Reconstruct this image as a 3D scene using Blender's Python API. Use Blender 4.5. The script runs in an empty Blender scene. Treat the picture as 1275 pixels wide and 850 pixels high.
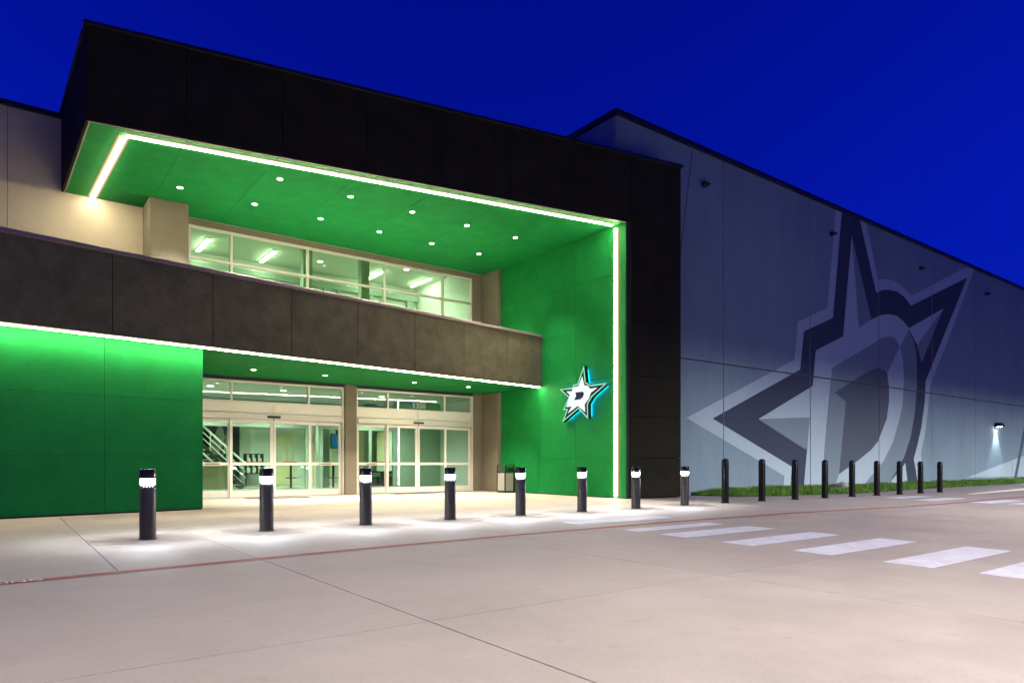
import bpy, bmesh, math, random
from mathutils import Vector, Matrix

random.seed(7)
scene = bpy.context.scene
COL = scene.collection

# ------------------------------------------------------------------ camera
cam_d = bpy.data.cameras.new("camera")
cam = bpy.data.objects.new("camera", cam_d)
COL.objects.link(cam)
cam.location = (0, 0, 1.05)
cam.rotation_euler = (math.radians(90), 0, -math.atan2(0.6, 0.8))
cam_d.sensor_width = 36.0
cam_d.lens = 24.0
cam_d.shift_y = 151 / 1275.0          # a shift lens: verticals stay vertical
cam_d.clip_start = 0.05
cam_d.clip_end = 2000
scene.camera = cam

# ------------------------------------------------------------------ world: dusk sky, sun just gone, behind the camera
world = bpy.data.worlds.new("World")
scene.world = world
world.use_nodes = True
wn, wl = world.node_tree.nodes, world.node_tree.links
wn.clear()
w_out = wn.new("ShaderNodeOutputWorld")
w_bg = wn.new("ShaderNodeBackground")
w_sky = wn.new("ShaderNodeTexSky")
w_sky.sky_type = 'NISHITA'
w_sky.sun_disc = False
w_sky.sun_elevation = math.radians(1.0)
w_sky.sun_rotation = math.radians(-60)
w_mul = wn.new("ShaderNodeMix")
w_mul.data_type = 'RGBA'
w_mul.blend_type = 'MULTIPLY'
w_mul.inputs[0].default_value = 1.0
w_mul.inputs[7].default_value = (0.004, 0.032, 1.5, 1)       # long after sunset only the deep blue is left
wl.new(w_sky.outputs[0], w_mul.inputs[6])
wl.new(w_mul.outputs[2], w_bg.inputs[0])
w_bg.inputs[1].default_value = 0.118
wl.new(w_bg.outputs[0], w_out.inputs[0])

# ------------------------------------------------------------------ parking lot lamps behind the camera (full cut-off heads, light goes down only)
def lot_lamp(x, y, z, power, color, size=0.7, spread=180):
    d = bpy.data.lights.new("parking_lot_light", 'AREA')
    d.shape = 'DISK'
    d.size = size
    d.energy = power
    d.color = color
    d.spread = math.radians(spread)
    o = bpy.data.objects.new("parking_lot_light", d)
    o.location = (x, y, z)
    COL.objects.link(o)
    return o
for lx in (-6.0, 4.5, 15.0):
    lot_lamp(lx, 0.5, 8.0, 200, (1.0, 0.91, 0.84), spread=125)
# one long unseen area light, added to brighten the foot of the hall
d = bpy.data.lights.new("added_hall_flood", 'AREA')
d.shape = 'RECTANGLE'
d.size, d.size_y = 60.0, 0.4
d.energy = 840
d.color = (1.0, 0.95, 0.90)
d.spread = math.radians(44)
fo = bpy.data.objects.new("added_hall_flood", d)
fo.location = (46, -5, 6.0)
fo.rotation_euler = Vector((0, 19.5, -8.6)).to_track_quat('-Z', 'Y').to_euler()
COL.objects.link(fo)

# ------------------------------------------------------------------ render settings
scene.view_settings.view_transform = 'Standard'
scene.view_settings.look = 'None'
scene.view_settings.exposure = 1.5
scene.view_settings.gamma = 1.0
scene.render.engine = 'CYCLES'
cy = scene.cycles
cy.use_denoising = True
try:
    cy.denoiser = 'OPENIMAGEDENOISE'
except Exception:
    pass
cy.max_bounces = 8
cy.diffuse_bounces = 4
cy.glossy_bounces = 4
cy.transparent_max_bounces = 12
cy.sample_clamp_indirect = 6.0
cy.caustics_reflective = False
cy.caustics_refractive = False

# ------------------------------------------------------------------ materials
MATS = {}
def principled(name, color, rough=0.6, metal=0.0, var=0.0, scale=3.0, bump=0.0, bump_scale=60.0, stretch=(1, 1, 1),
               fine=0.0, fine_scale=40.0, spec=0.5, stain=0.0, stain_scale=0.6, rough_var=0.0, spots=0.0):
    if name in MATS:
        return MATS[name]
    m = bpy.data.materials.new(name)
    m.use_nodes = True
    nt = m.node_tree
    n, l = nt.nodes, nt.links
    b = n["Principled BSDF"]
    b.inputs["Base Color"].default_value = (*color, 1)
    b.inputs["Roughness"].default_value = rough
    b.inputs["Metallic"].default_value = metal
    b.inputs["Specular IOR Level"].default_value = spec
    if var or bump or fine or stain:
        tc = n.new("ShaderNodeTexCoord")
        mp = n.new("ShaderNodeMapping")
        mp.inputs["Scale"].default_value = stretch
        l.new(tc.outputs["Object"], mp.inputs["Vector"])
        cur = None
        def layer(prev, sc, amt, detail, rough_n=0.6, lo=0.3, hi=0.7):
            t = n.new("ShaderNodeTexNoise")
            t.inputs["Scale"].default_value = sc
            t.inputs["Detail"].default_value = detail
            t.inputs["Roughness"].default_value = rough_n
            l.new(mp.outputs[0], t.inputs["Vector"])
            r = n.new("ShaderNodeMapRange")
            r.inputs[1].default_value = lo
            r.inputs[2].default_value = hi
            r.inputs[3].default_value = 1 - amt
            r.inputs[4].default_value = 1 + amt
            l.new(t.outputs["Fac"], r.inputs[0])
            if prev is None:
                return r.outputs[0], t
            mm = n.new("ShaderNodeMath")
            mm.operation = 'MULTIPLY'
            l.new(prev, mm.inputs[0])
            l.new(r.outputs[0], mm.inputs[1])
            return mm.outputs[0], t
        if var:
            cur, _ = layer(cur, scale, var, 5)
        if fine:
            cur, _ = layer(cur, fine_scale, fine, 3)
        if stain:
            cur, tst = layer(cur, stain_scale, stain, 7, 0.7, 0.35, 0.62)
        if spots:                                             # small scattered marks
            sn, sp = layer(cur, 5.5, 0.0, 2, 0.5)
            r2 = n.new("ShaderNodeMapRange")
            r2.inputs[1].default_value = 0.66
            r2.inputs[2].default_value = 0.74
            r2.inputs[3].default_value = 1.0
            r2.inputs[4].default_value = 1.0 - spots
            l.new(sp.outputs["Fac"], r2.inputs[0])
            m2 = n.new("ShaderNodeMath")
            m2.operation = 'MULTIPLY'
            l.new(sn, m2.inputs[0])
            l.new(r2.outputs[0], m2.inputs[1])
            cur = m2.outputs[0]
        if cur is not None:
            mx = n.new("ShaderNodeVectorMath")
            mx.operation = 'SCALE'
            mx.inputs[0].default_value = color
            l.new(cur, mx.inputs["Scale"])
            l.new(mx.outputs[0], b.inputs["Base Color"])
            if rough_var:
                rr = n.new("ShaderNodeMath")
                rr.operation = 'MULTIPLY'
                rr.inputs[1].default_value = rough
                l.new(cur, rr.inputs[0])
                l.new(rr.outputs[0], b.inputs["Roughness"])
        if bump:
            t = n.new("ShaderNodeTexNoise")
            t.inputs["Scale"].default_value = bump_scale
            t.inputs["Detail"].default_value = 4
            l.new(mp.outputs[0], t.inputs["Vector"])
            bp = n.new("ShaderNodeBump")
            bp.inputs["Strength"].default_value = bump
            bp.inputs["Distance"].default_value = 0.01
            l.new(t.outputs["Fac"], bp.inputs["Height"])
            l.new(bp.outputs[0], b.inputs["Normal"])
    MATS[name] = m
    return m

def emitter(name, color, strength, clear=False):
    m = bpy.data.materials.new(name)
    m.use_nodes = True
    n, l = m.node_tree.nodes, m.node_tree.links
    n.clear()
    o = n.new("ShaderNodeOutputMaterial")
    e = n.new("ShaderNodeEmission")
    e.inputs[0].default_value = (*color, 1)
    e.inputs[1].default_value = strength
    if clear:                                                 # a clear lens: it glows and lets the lamp behind it shine out
        t = n.new("ShaderNodeBsdfTransparent")
        a = n.new("ShaderNodeAddShader")
        l.new(e.outputs[0], a.inputs[0])
        l.new(t.outputs[0], a.inputs[1])
        l.new(a.outputs[0], o.inputs[0])
    else:
        l.new(e.outputs[0], o.inputs[0])
    return m

def glass_mat(name, tint, refl=1.0):
    m = bpy.data.materials.new(name)
    m.use_nodes = True
    n, l = m.node_tree.nodes, m.node_tree.links
    n.clear()
    o = n.new("ShaderNodeOutputMaterial")
    t = n.new("ShaderNodeBsdfTransparent")
    t.inputs[0].default_value = (*tint, 1)
    g = n.new("ShaderNodeBsdfGlossy")
    g.inputs["Roughness"].default_value = 0.0
    f = n.new("ShaderNodeFresnel")
    f.inputs[0].default_value = 1.6
    mu = n.new("ShaderNodeMath")
    mu.operation = 'MULTIPLY'
    mu.inputs[1].default_value = refl
    l.new(f.outputs[0], mu.inputs[0])
    mx = n.new("ShaderNodeMixShader")
    l.new(mu.outputs[0], mx.inputs[0])
    l.new(t.outputs[0], mx.inputs[1])
    l.new(g.outputs[0], mx.inputs[2])
    l.new(mx.outputs[0], o.inputs[0])
    return m

M_slab = principled("concrete_slab", (0.40, 0.35, 0.30), 0.72, spots=0.14, var=0.05, scale=0.4, fine=0.08, fine_scale=48, stain=0.085, stain_scale=0.9,
                    bump=0.12, bump_scale=120, stretch=(1, 1, 1), rough_var=1.0)
M_joint = principled("joint_filler", (0.09, 0.075, 0.065), 0.9, var=0.2, scale=8)
M_bar = principled("crosswalk_paint", (0.66, 0.66, 0.70), 0.7, spots=0.22, var=0.08, scale=2.5, fine=0.10, fine_scale=26, stain=0.08, stain_scale=4)
M_red = principled("fire_lane_paint", (0.36, 0.085, 0.07), 0.75, spots=0.3, var=0.25, scale=2.0, fine=0.25, fine_scale=22)
M_white_letter = principled("white_letter_paint", (0.75, 0.72, 0.70), 0.7, var=0.2, scale=14)
M_kerb = principled("kerb_concrete", (0.42, 0.39, 0.34), 0.8, var=0.1, scale=2, fine=0.1)
M_black = principled("black_stucco", (0.023, 0.0225, 0.0145), 0.9, spec=0.08, var=0.18, scale=1.6, fine=0.16, fine_scale=30, bump=0.25, bump_scale=90)
M_parapet = principled("charcoal_stucco", (0.098, 0.092, 0.060), 0.85, spec=0.1, var=0.20, scale=2.4, fine=0.14, fine_scale=34, stain=0.08, stain_scale=3.2,
                       bump=0.3, bump_scale=90)
M_green = principled("green_stucco", (0.006, 0.19, 0.038), 0.7, var=0.10, scale=1.7, fine=0.07, fine_scale=30, stain=0.07, stain_scale=2.6,
                     bump=0.2, bump_scale=80, spec=0.12)
M_groove = principled("dark_backing", (0.03, 0.03, 0.028), 0.9)  # even dark colour of backing cores, base strips and lintel
M_roof = principled("pale_bounce_roof", (0.6, 0.58, 0.52), 0.8, var=0.05)
M_green_core = principled("green_backing", (0.006, 0.14, 0.03), 0.8)
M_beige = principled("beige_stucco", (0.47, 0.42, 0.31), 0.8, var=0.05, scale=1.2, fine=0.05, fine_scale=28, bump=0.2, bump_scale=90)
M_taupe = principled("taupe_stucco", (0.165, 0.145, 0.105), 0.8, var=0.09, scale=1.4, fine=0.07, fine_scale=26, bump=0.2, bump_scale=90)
M_cap = principled("coping_metal", (0.21, 0.165, 0.155), 0.45, metal=0.3, var=0.06, scale=3)
M_darkcap = principled("dark_coping_metal", (0.012, 0.011, 0.013), 0.5, metal=0.2, var=0.1, scale=2)
M_trim = principled("pale_drip_edge", (0.5, 0.45, 0.36), 0.5, metal=0.2, var=0.05)
M_alu = principled("champagne_aluminium", (0.64, 0.62, 0.56), 0.42, metal=0.25, var=0.03, scale=2)
M_alu2 = principled("brushed_header", (0.56, 0.54, 0.48), 0.35, metal=0.35, var=0.04, scale=2, stretch=(1, 1, 14))
M_hall = principled("grey_wall_paint", (0.20, 0.285, 0.335), 0.8, spec=0.2, var=0.05, scale=0.5, fine=0.04, fine_scale=20, stain=0.06, stain_scale=0.9,
                    bump=0.12, bump_scale=60, stretch=(1, 1, 0.35))
M_hall_joint = principled("panel_sealant", (0.13, 0.13, 0.135), 0.8)
M_m_light = principled("mural_pale_grey", (0.385, 0.495, 0.55), 0.8, spec=0.2, var=0.04, scale=0.6, fine=0.04, fine_scale=20, stretch=(1, 1, 0.4))
M_m_mid = principled("mural_mid_grey", (0.19, 0.255, 0.295), 0.8, spec=0.2, var=0.05, scale=0.6, fine=0.04, fine_scale=20, stretch=(1, 1, 0.4))
M_m_dark = principled("mural_dark_slate", (0.050, 0.064, 0.10), 0.8, spec=0.2, var=0.06, scale=0.6, fine=0.04, fine_scale=20, stretch=(1, 1, 0.4))
M_m_count = principled("mural_slate", (0.092, 0.115, 0.148), 0.8, spec=0.2, var=0.06, scale=0.6, fine=0.04, fine_scale=20, stretch=(1, 1, 0.4))
M_bronze = principled("bollard_bronze", (0.062, 0.058, 0.053), 0.42, metal=0.2, spec=0.3, var=0.08, scale=9, stretch=(1, 1, 0.2))
M_bcap = principled("bollard_cap", (0.02, 0.018, 0.017), 0.22, metal=0.3, var=0.1, scale=6)
M_blk = principled("black_bollard_sleeve", (0.006, 0.006, 0.0065), 0.28, spec=0.25, var=0.1, scale=8)
M_dark = principled("dark_fitting", (0.02, 0.02, 0.022), 0.5, var=0.1)
M_grass = principled("grass_blade", (0.10, 0.23, 0.014), 0.6, var=0.5, scale=3.0, fine=0.3, fine_scale=30)
M_soil = principled("lawn_soil", (0.045, 0.075, 0.015), 0.9, var=0.4, scale=6)
M_rock = principled("rock", (0.34, 0.33, 0.31), 0.85, var=0.2, scale=9, bump=0.5, bump_scale=20)
M_int_white = principled("lobby_paint", (0.68, 0.70, 0.66), 0.7, var=0.03, scale=1)
M_int_cream = principled("lobby_cream_paint", (0.72, 0.62, 0.40), 0.7, var=0.03, scale=1)
M_int_sage = principled("lobby_sage_paint", (0.30, 0.38, 0.31), 0.7, var=0.05, scale=1)
M_int_ceil = principled("lobby_ceiling", (0.50, 0.55, 0.46), 0.8, var=0.04, scale=1)
M_int_floor = principled("lobby_floor_tile", (0.42, 0.43, 0.38), 0.25, var=0.06, scale=1.5)
M_navy = principled("navy_wall_print", (0.012, 0.016, 0.03), 0.5, var=0.3, scale=2)
M_steel = principled("pale_steel", (0.72, 0.72, 0.68), 0.35, metal=0.5, var=0.03)
M_wood = principled("counter_wood", (0.42, 0.34, 0.22), 0.5, var=0.15, scale=2, stretch=(1, 1, 8))
M_redbar = principled("dark_red_paint", (0.16, 0.02, 0.02), 0.5, var=0.1)
M_sign_dark = principled("sign_dark_green", (0.002, 0.012, 0.008), 0.5, spec=0.1, var=0.05)
M_sign_navy = principled("sign_navy", (0.003, 0.012, 0.06), 0.5, spec=0.1, var=0.05)
M_bin = principled("bin_frame", (0.03, 0.03, 0.028), 0.5, var=0.1)
M_bin_panel = principled("bin_panel", (0.36, 0.35, 0.31), 0.55, var=0.05, scale=3)
M_mat = principled("entrance_mat", (0.05, 0.045, 0.04), 0.9, var=0.2, scale=20)
M_glass = glass_mat("green_tinted_glass", (0.78, 0.89, 0.78), 1.0)
M_glass_up = glass_mat("green_tinted_glass_upper", (0.72, 0.85, 0.68), 0.3)
M_glass_in = glass_mat("clear_glass", (0.86, 0.93, 0.86), 0.6)
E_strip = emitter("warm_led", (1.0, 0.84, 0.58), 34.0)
E_glow_band = emitter("led_halo_inner", (1.0, 0.82, 0.50), 0.42)  # inner halo of the strips, given as a weak emitting band
E_glow_fringe = emitter("led_halo_outer", (0.85, 0.72, 0.30), 0.17)  # outer, dimmer part of the same imitated halo
E_down = emitter("downlight_glow", (1.0, 0.90, 0.74), 12.0)
E_lobby = emitter("lobby_light_glow", (1.0, 0.97, 0.84), 14.0)
E_boll = emitter("bollard_lens_glow", (0.92, 0.94, 1.0), 40.0, clear=True)
E_lens2 = emitter("bollard_lens_dim", (0.85, 0.88, 1.0), 0.28, clear=True)
E_tube = emitter("tube_glow", (0.95, 1.0, 0.90), 22.0)
E_wall = emitter("wall_lamp_glow", (0.88, 0.94, 1.0), 40.0)
E_halo = emitter("cyan_halo_led", (0.0, 0.22, 1.0), 28.0)
E_face = emitter("sign_face_glow", (0.90, 0.95, 1.0), 0.38)
E_mint = emitter("sign_edge_glow", (0.45, 1.0, 0.62), 0.3)
E_screen = emitter("screen_glow", (0.03, 0.22, 0.5), 0.3)

# ------------------------------------------------------------------ mesh helpers
class MB:
    def __init__(self):
        self.v, self.f, self.mi = [], [], []
    def add(self, vs, fs, mi=0):
        k = len(self.v)
        self.v += [tuple(p) for p in vs]
        self.f += [tuple(i + k for i in f) for f in fs]
        self.mi += [mi] * len(fs)
        return self
    def box(self, x0, x1, y0, y1, z0, z1, mi=0):
        x0, x1 = min(x0, x1), max(x0, x1); y0, y1 = min(y0, y1), max(y0, y1); z0, z1 = min(z0, z1), max(z0, z1)
        return self.add([(x0, y0, z0), (x1, y0, z0), (x1, y1, z0), (x0, y1, z0), (x0, y0, z1), (x1, y0, z1), (x1, y1, z1), (x0, y1, z1)],
                        [(3, 2, 1, 0), (4, 5, 6, 7), (0, 1, 5, 4), (1, 2, 6, 5), (2, 3, 7, 6), (3, 0, 4, 7)], mi)
    def prism(self, poly, z0, z1, mi=0):                      # plan polygon raised from z0 to z1
        a = sum(poly[i][0] * poly[(i + 1) % len(poly)][1] - poly[(i + 1) % len(poly)][0] * poly[i][1] for i in range(len(poly)))
        if a < 0:
            poly = poly[::-1]
        n = len(poly)
        vs = [(x, y, z0) for x, y in poly] + [(x, y, z1) for x, y in poly]
        fs = [tuple(range(n - 1, -1, -1)), tuple(range(n, 2 * n))] + [(i, (i + 1) % n, n + (i + 1) % n, n + i) for i in range(n)]
        return self.add(vs, fs, mi)
    def cyl(self, cx, cy, z0, z1, r0, r1=None, n=24, mi=0, caps=True):
        r1 = r0 if r1 is None else r1
        vs = [(cx + r0 * math.cos(2 * math.pi * i / n), cy + r0 * math.sin(2 * math.pi * i / n), z0) for i in range(n)]
        vs += [(cx + r1 * math.cos(2 * math.pi * i / n), cy + r1 * math.sin(2 * math.pi * i / n), z1) for i in range(n)]
        fs = [(i, (i + 1) % n, n + (i + 1) % n, n + i) for i in range(n)]
        if caps:
            fs += [tuple(range(n - 1, -1, -1)), tuple(range(n, 2 * n))]
        return self.add(vs, fs, mi)
    def lathe(self, prof, n=24, mi=0):                        # prof: (r, z) from the bottom up, closed at both ends
        vs, fs = [], []
        for r, z in prof:
            vs += [(r * math.cos(2 * math.pi * i / n), r * math.sin(2 * math.pi * i / n), z) for i in range(n)]
        for k in range(len(prof) - 1):
            fs += [(k * n + i, k * n + (i + 1) % n, (k + 1) * n + (i + 1) % n, (k + 1) * n + i) for i in range(n)]
        fs += [tuple(range(n - 1, -1, -1)), tuple(range((len(prof) - 1) * n, len(prof) * n))]
        return self.add(vs, fs, mi)
    def bar(self, a, b, w, h=None, mi=0):                     # square bar between two points
        h = w if h is None else h
        a, b = Vector(a), Vector(b)
        d = (b - a).normalized()
        up = Vector((0, 0, 1)) if abs(d.z) < 0.95 else Vector((0, 1, 0))
        s = d.cross(up).normalized() * (w / 2)
        u = s.normalized().cross(d).normalized() * (h / 2)
        vs = [a - s - u, a + s - u, a + s + u, a - s + u, b - s - u, b + s - u, b + s + u, b - s + u]
        return self.add(vs, [(0, 1, 2, 3), (7, 6, 5, 4), (0, 4, 5, 1), (1, 5, 6, 2), (2, 6, 7, 3), (3, 7, 4, 0)], mi)
    def vpanel(self, p0, d, s0, s1, z0, z1, t, mi=0):         # upright panel along a plan line; its face is ON the line, thickness goes back
        nx, ny = -d[1], d[0]                                  # back direction (away from the camera side)
        q = [(p0[0] + d[0] * s0, p0[1] + d[1] * s0), (p0[0] + d[0] * s1, p0[1] + d[1] * s1)]
        poly = [q[0], q[1], (q[1][0] + nx * t, q[1][1] + ny * t), (q[0][0] + nx * t, q[0][1] + ny * t)]
        return self.prism(poly, z0, z1, mi)
    def mesh(self, name, mats, bevel=0.0, smooth=False, seg=1):
        me = bpy.data.meshes.new(name)
        me.from_pydata(self.v, [], self.f)
        for m in (mats if isinstance(mats, (list, tuple)) else [mats]):
            me.materials.append(m)
        me.polygons.foreach_set("material_index", self.mi)
        bm = bmesh.new()
        bm.from_mesh(me)
        bmesh.ops.recalc_face_normals(bm, faces=bm.faces)
        if bevel:
            es = [e for e in bm.edges if len(e.link_faces) == 2 and e.calc_face_angle(0) > 0.6]
            bmesh.ops.bevel(bm, geom=es, offset=bevel, segments=seg, affect='EDGES', profile=0.5, clamp_overlap=True)
        bm.to_mesh(me)
        bm.free()
        if smooth:
            me.polygons.foreach_set("use_smooth", [True] * len(me.polygons))
            try:
                me.set_sharp_from_angle(angle=math.radians(40))
            except Exception:
                pass
        me.update()
        return me
    def build(self, name, mats, parent=None, bevel=0.0, smooth=False, seg=1, loc=None):
        o = bpy.data.objects.new(name, self.mesh(name, mats, bevel, smooth, seg))
        COL.objects.link(o)
        if parent is not None:
            o.parent = parent
        if loc is not None:
            o.location = loc
        return o

def tag(o, label=None, cat=None, group=None, kind=None):
    if label: o["label"] = label
    if cat: o["category"] = cat
    if group: o["group"] = group
    if kind: o["kind"] = kind
    return o
def thing(name, label, cat, loc=(0, 0, 0), rz=0.0, group=None):
    o = bpy.data.objects.new(name, None)
    o.empty_display_size = 0.2
    COL.objects.link(o)
    o.location = loc
    o.rotation_euler = (0, 0, rz)
    return tag(o, label, cat, group)
def part_empty(name, parent):
    o = bpy.data.objects.new(name, None)
    COL.objects.link(o)
    o.parent = parent
    return o
def copy_tree(o, parent=None):
    c = o.copy()
    COL.objects.link(c)
    if parent is not None:
        c.parent = parent
        c.matrix_parent_inverse = o.matrix_parent_inverse.copy()
    for ch in list(o.children):
        copy_tree(ch, c)
    return c
def box_part(name, mat, parent, *b, bevel=0.0):
    return MB().box(*b).build(name, mat, parent, bevel)
def text_mesh(body, size, depth):
    cu = bpy.data.curves.new("lettering", 'FONT')
    cu.body = body
    cu.size = size
    cu.extrude = depth
    cu.resolution_u = 3
    o = bpy.data.objects.new("lettering", cu)
    COL.objects.link(o)
    dg = bpy.context.evaluated_depsgraph_get()
    dg.update()
    me = bpy.data.meshes.new_from_object(o.evaluated_get(dg))
    bpy.data.objects.remove(o)
    return me
def gz(x):                                                    # the paving falls a little towards the far end
    return -0.078 * min(1.0, max(0.0, (x - 14.0) / 15.0))

# wall paint outlines, metres along the hall (x) and up (z); sign outlines, metres (y, z)
MURAL = {
    'outline': [(18.04,2.53),(24.47,5.01),(24.71,6.51),(26.88,7.33),(27.6,11.66),(29.9,11.94),(30.15,11.4),(31.18,9.16),(31.9,9.32),(32.73,9.37),(33.58,9.23),(34.11,9.07),(34.46,8.92),(40.99,11.43),(42.49,12.04),(38.4,7.0),(36.51,4.84),(36.31,3.71),(35.93,2.37),(35.5,1.53),(35.78,-0.19),(23.69,-0.05),(23.77,0.56)],
    'dark': [(19.41,2.56),(24.86,4.67),(25.12,6.18),(27.31,6.99),(28.08,11.77),(29.31,11.88),(29.58,11.41),(31.02,8.57),(31.58,8.78),(32.23,8.89),(33.07,8.92),(33.75,8.78),(34.46,8.48),(41.1,10.89),(37.65,6.92),(36.03,5.02),(35.93,4.02),(35.56,2.77),(35.1,1.86),(34.73,1.25),(35.28,-0.18),(24.17,-0.06),(24.27,0.91)],
    'top_light': [(28.14,6.33),(28.85,10.66),(29.46,6.84)],
    'top_mid': [(28.85,10.66),(30.56,7.33),(29.46,6.84)],
    'left_light': [(22.07,2.64),(25.75,4.09),(25.91,2.87)],
    'left_mid': [(22.07,2.64),(25.91,2.87),(25.29,1.56)],
    'right_light': [(34.2,7.38),(38.08,8.83),(35.08,6.68)],
    'right_mid': [(38.08,8.83),(35.58,5.89),(35.08,6.68)],
    'lower_mid': [(32.15,0.08),(33.84,1.04),(34.14,-0.08)],
    'ring_mid': [(34.2,7.33),(34.66,6.89),(34.94,6.42),(35.05,5.9),(35.05,5.14),(35.04,4.7),(34.82,3.39),(34.37,2.25),(33.67,1.28),(32.07,0.01),(29.58,0.02),(31.66,1.12),(32.56,1.97),(33.15,2.93),(33.55,3.73),(33.67,4.93),(33.58,5.79),(33.27,6.43)],
    'ring_light': [(33.27,6.43),(33.58,5.79),(33.67,4.93),(33.55,3.73),(33.15,2.93),(32.56,1.97),(31.66,1.12),(29.72,0.02),(27.38,-0.0),(27.79,0.59),(29.36,1.15),(30.56,1.64),(31.18,2.03),(31.98,3.04),(32.2,3.82),(32.2,4.51),(32.03,5.08)],
    'stem': [(25.08,-0.02),(25.75,4.09),(25.98,5.52),(28.14,6.33),(29.46,6.84),(30.56,7.33),(31.42,7.63),(32.15,7.78),(32.9,7.8),(33.58,7.65),(34.23,7.37),(33.26,6.4),(32.95,6.65),(32.59,6.79),(32.17,6.77),(31.42,6.6),(30.48,6.2),(27.25,4.95),(27.12,4.31),(26.85,2.84),(26.37,-0.05)],
    'mid': [(27.25,4.95),(30.48,6.2),(31.42,6.6),(32.17,6.77),(32.59,6.79),(32.95,6.65),(33.26,6.4),(32.03,5.08),(31.66,5.2),(31.18,5.27),(30.48,5.1),(28.85,4.5),(27.45,3.95),(28.35,3.61),(27.79,0.59),(27.38,0.03),(26.37,-0.05)],
    'counter': [(27.45,3.95),(28.85,4.5),(30.48,5.1),(31.18,5.27),(31.66,5.2),(32.03,4.96),(32.2,4.51),(32.2,3.82),(31.98,3.04),(31.18,2.03),(30.56,1.64),(29.36,1.15),(27.79,0.59),(28.35,3.61)],
    'band_light': [(41.07,0.28),(49.71,1.49),(54.96,2.26),(54.96,0.21)],
}
SIGN = {
    'outer': [(15.621,4.066),(15.544,3.544),(15.297,3.429),(14.618,3.431),(15.259,3.074),(15.448,2.866),(15.437,2.406),(15.874,2.749),(16.643,2.359),(16.416,2.742),(16.601,2.754),(16.334,3.13),(16.769,3.433),(16.132,3.424),(16.112,3.517),(15.913,3.525)],
    'navy': [(15.679,3.821),(15.571,3.488),(15.365,3.435),(15.297,3.377),(14.816,3.393),(15.289,3.129),(15.494,2.908),(15.517,2.542),(15.882,2.808),(16.478,2.542),(16.347,2.792),(16.486,2.809),(16.281,3.153),(16.539,3.37),(16.16,3.359),(16.064,3.472),(15.874,3.482)],
    'white': [(15.687,3.743),(15.601,3.457),(15.448,3.43),(15.372,3.376),(15.35,3.327),(15.014,3.334),(15.304,3.198),(15.41,3.007),(15.582,2.867),(15.555,2.623),(15.894,2.835),(16.363,2.63),(16.172,2.838),(16.436,2.833),(16.265,3.206),(16.428,3.333),(16.16,3.319),(16.144,3.398),(16.04,3.451),(15.866,3.449)],
    'counter': [(15.993,3.265),(15.659,3.264),(15.601,3.206),(15.64,3.104),(15.757,3.033),(16.052,3.028),(15.953,3.155)],
}

# ================================================================== GROUND
gm = MB()
xs = [-300, -20, 14, 29, 60, 400]
for a, b in zip(xs, xs[1:]):
    gm.add([(a, -300, gz(a) - 0.012), (b, -300, gz(b) - 0.012), (b, 500, gz(b) - 0.012), (a, 500, gz(a) - 0.012)], [(0, 1, 2, 3)])
ground = gm.build("ground", M_joint)
tag(ground, "pale concrete forecourt of sawn slabs in front of the building", kind="structure")

def slab(x0, x1, y0, y1, g=0.005):
    m = MB()
    x0 += g; x1 -= g; y0 += g; y1 -= g
    cuts = [x0] + [c for c in (14.0, 29.0) if x0 + .1 < c < x1 - .1] + [x1]
    for a, b in zip(cuts, cuts[1:]):
        za, zb = gz(a), gz(b)
        m.add([(a, y0, za - .1), (b, y0, zb - .1), (b, y1, zb - .1), (a, y1, za - .1), (a, y0, za), (b, y0, zb), (b, y1, zb), (a, y1, za)],
              [(4, 5, 6, 7), (0, 1, 5, 4), (2, 3, 7, 6)] + ([(3, 0, 4, 7)] if a == x0 else []) + ([(1, 2, 6, 5)] if b == x1 else []))
    # rounded arrises along the outer edges
    me = m.mesh("concrete_slab", M_slab)
    bm = bmesh.new(); bm.from_mesh(me)
    bmesh.ops.remove_doubles(bm, verts=bm.verts, dist=1e-4)
    es = [e for e in bm.edges if len(e.link_faces) == 2 and e.calc_face_angle(0) > 1.0]
    bmesh.ops.bevel(bm, geom=es, offset=0.002, segments=1, affect='EDGES')
    bm.to_mesh(me); bm.free()
    o = bpy.data.objects.new("concrete_slab", me)
    COL.objects.link(o); o.parent = ground
    return o
LX = [-13, -7.1, -0.85, 2.28, 5.4, 14.6, 21.0, 27.2, 33.4, 39.6, 45.8, 52, 70]
LY = [-12, -6, 0, 3.96, 7.55]
for a, b in zip(LX, LX[1:]):
    for c, d in zip(LY, LY[1:]):
        slab(a, b, c, d)
PX = [-13, -7, -2.6, 0.92, 2.28, 4.2, 6.2, 9.3, 12.4, 15.5, 18.6, 21.7, 24.8, 27.9, 34, 40, 46, 52, 70]
PY = [7.55, 10.12, 14.4]
for a, b in zip(PX, PX[1:]):
    for c, d in zip(PY, PY[1:]):
        slab(a, b, c, d, 0.0035)
for a, b in zip([-13, -7, 0.92, 4.2, 6.2, 9.3, 12.4, 14.7], [-7, 0.92, 4.2, 6.2, 9.3, 12.4, 14.7]):
    slab(a, b, 14.4, 17.8, 0.004)
    slab(a, b, 17.8, 21.28, 0.004)

def flat(name, poly, mat, h=0.004, parent=ground):
    """paint laid on the slabs: a thin sheet that follows their fall"""
    m = MB()
    n = len(poly)
    m.add([(x, y, gz(x) - .002) for x, y in poly] + [(x, y, gz(x) + h) for x, y in poly],
          [tuple(range(n, 2 * n))] + [(i, (i + 1) % n, n + (i + 1) % n, n + i) for i in range(n)])
    return m.build(name, mat, parent)
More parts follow.
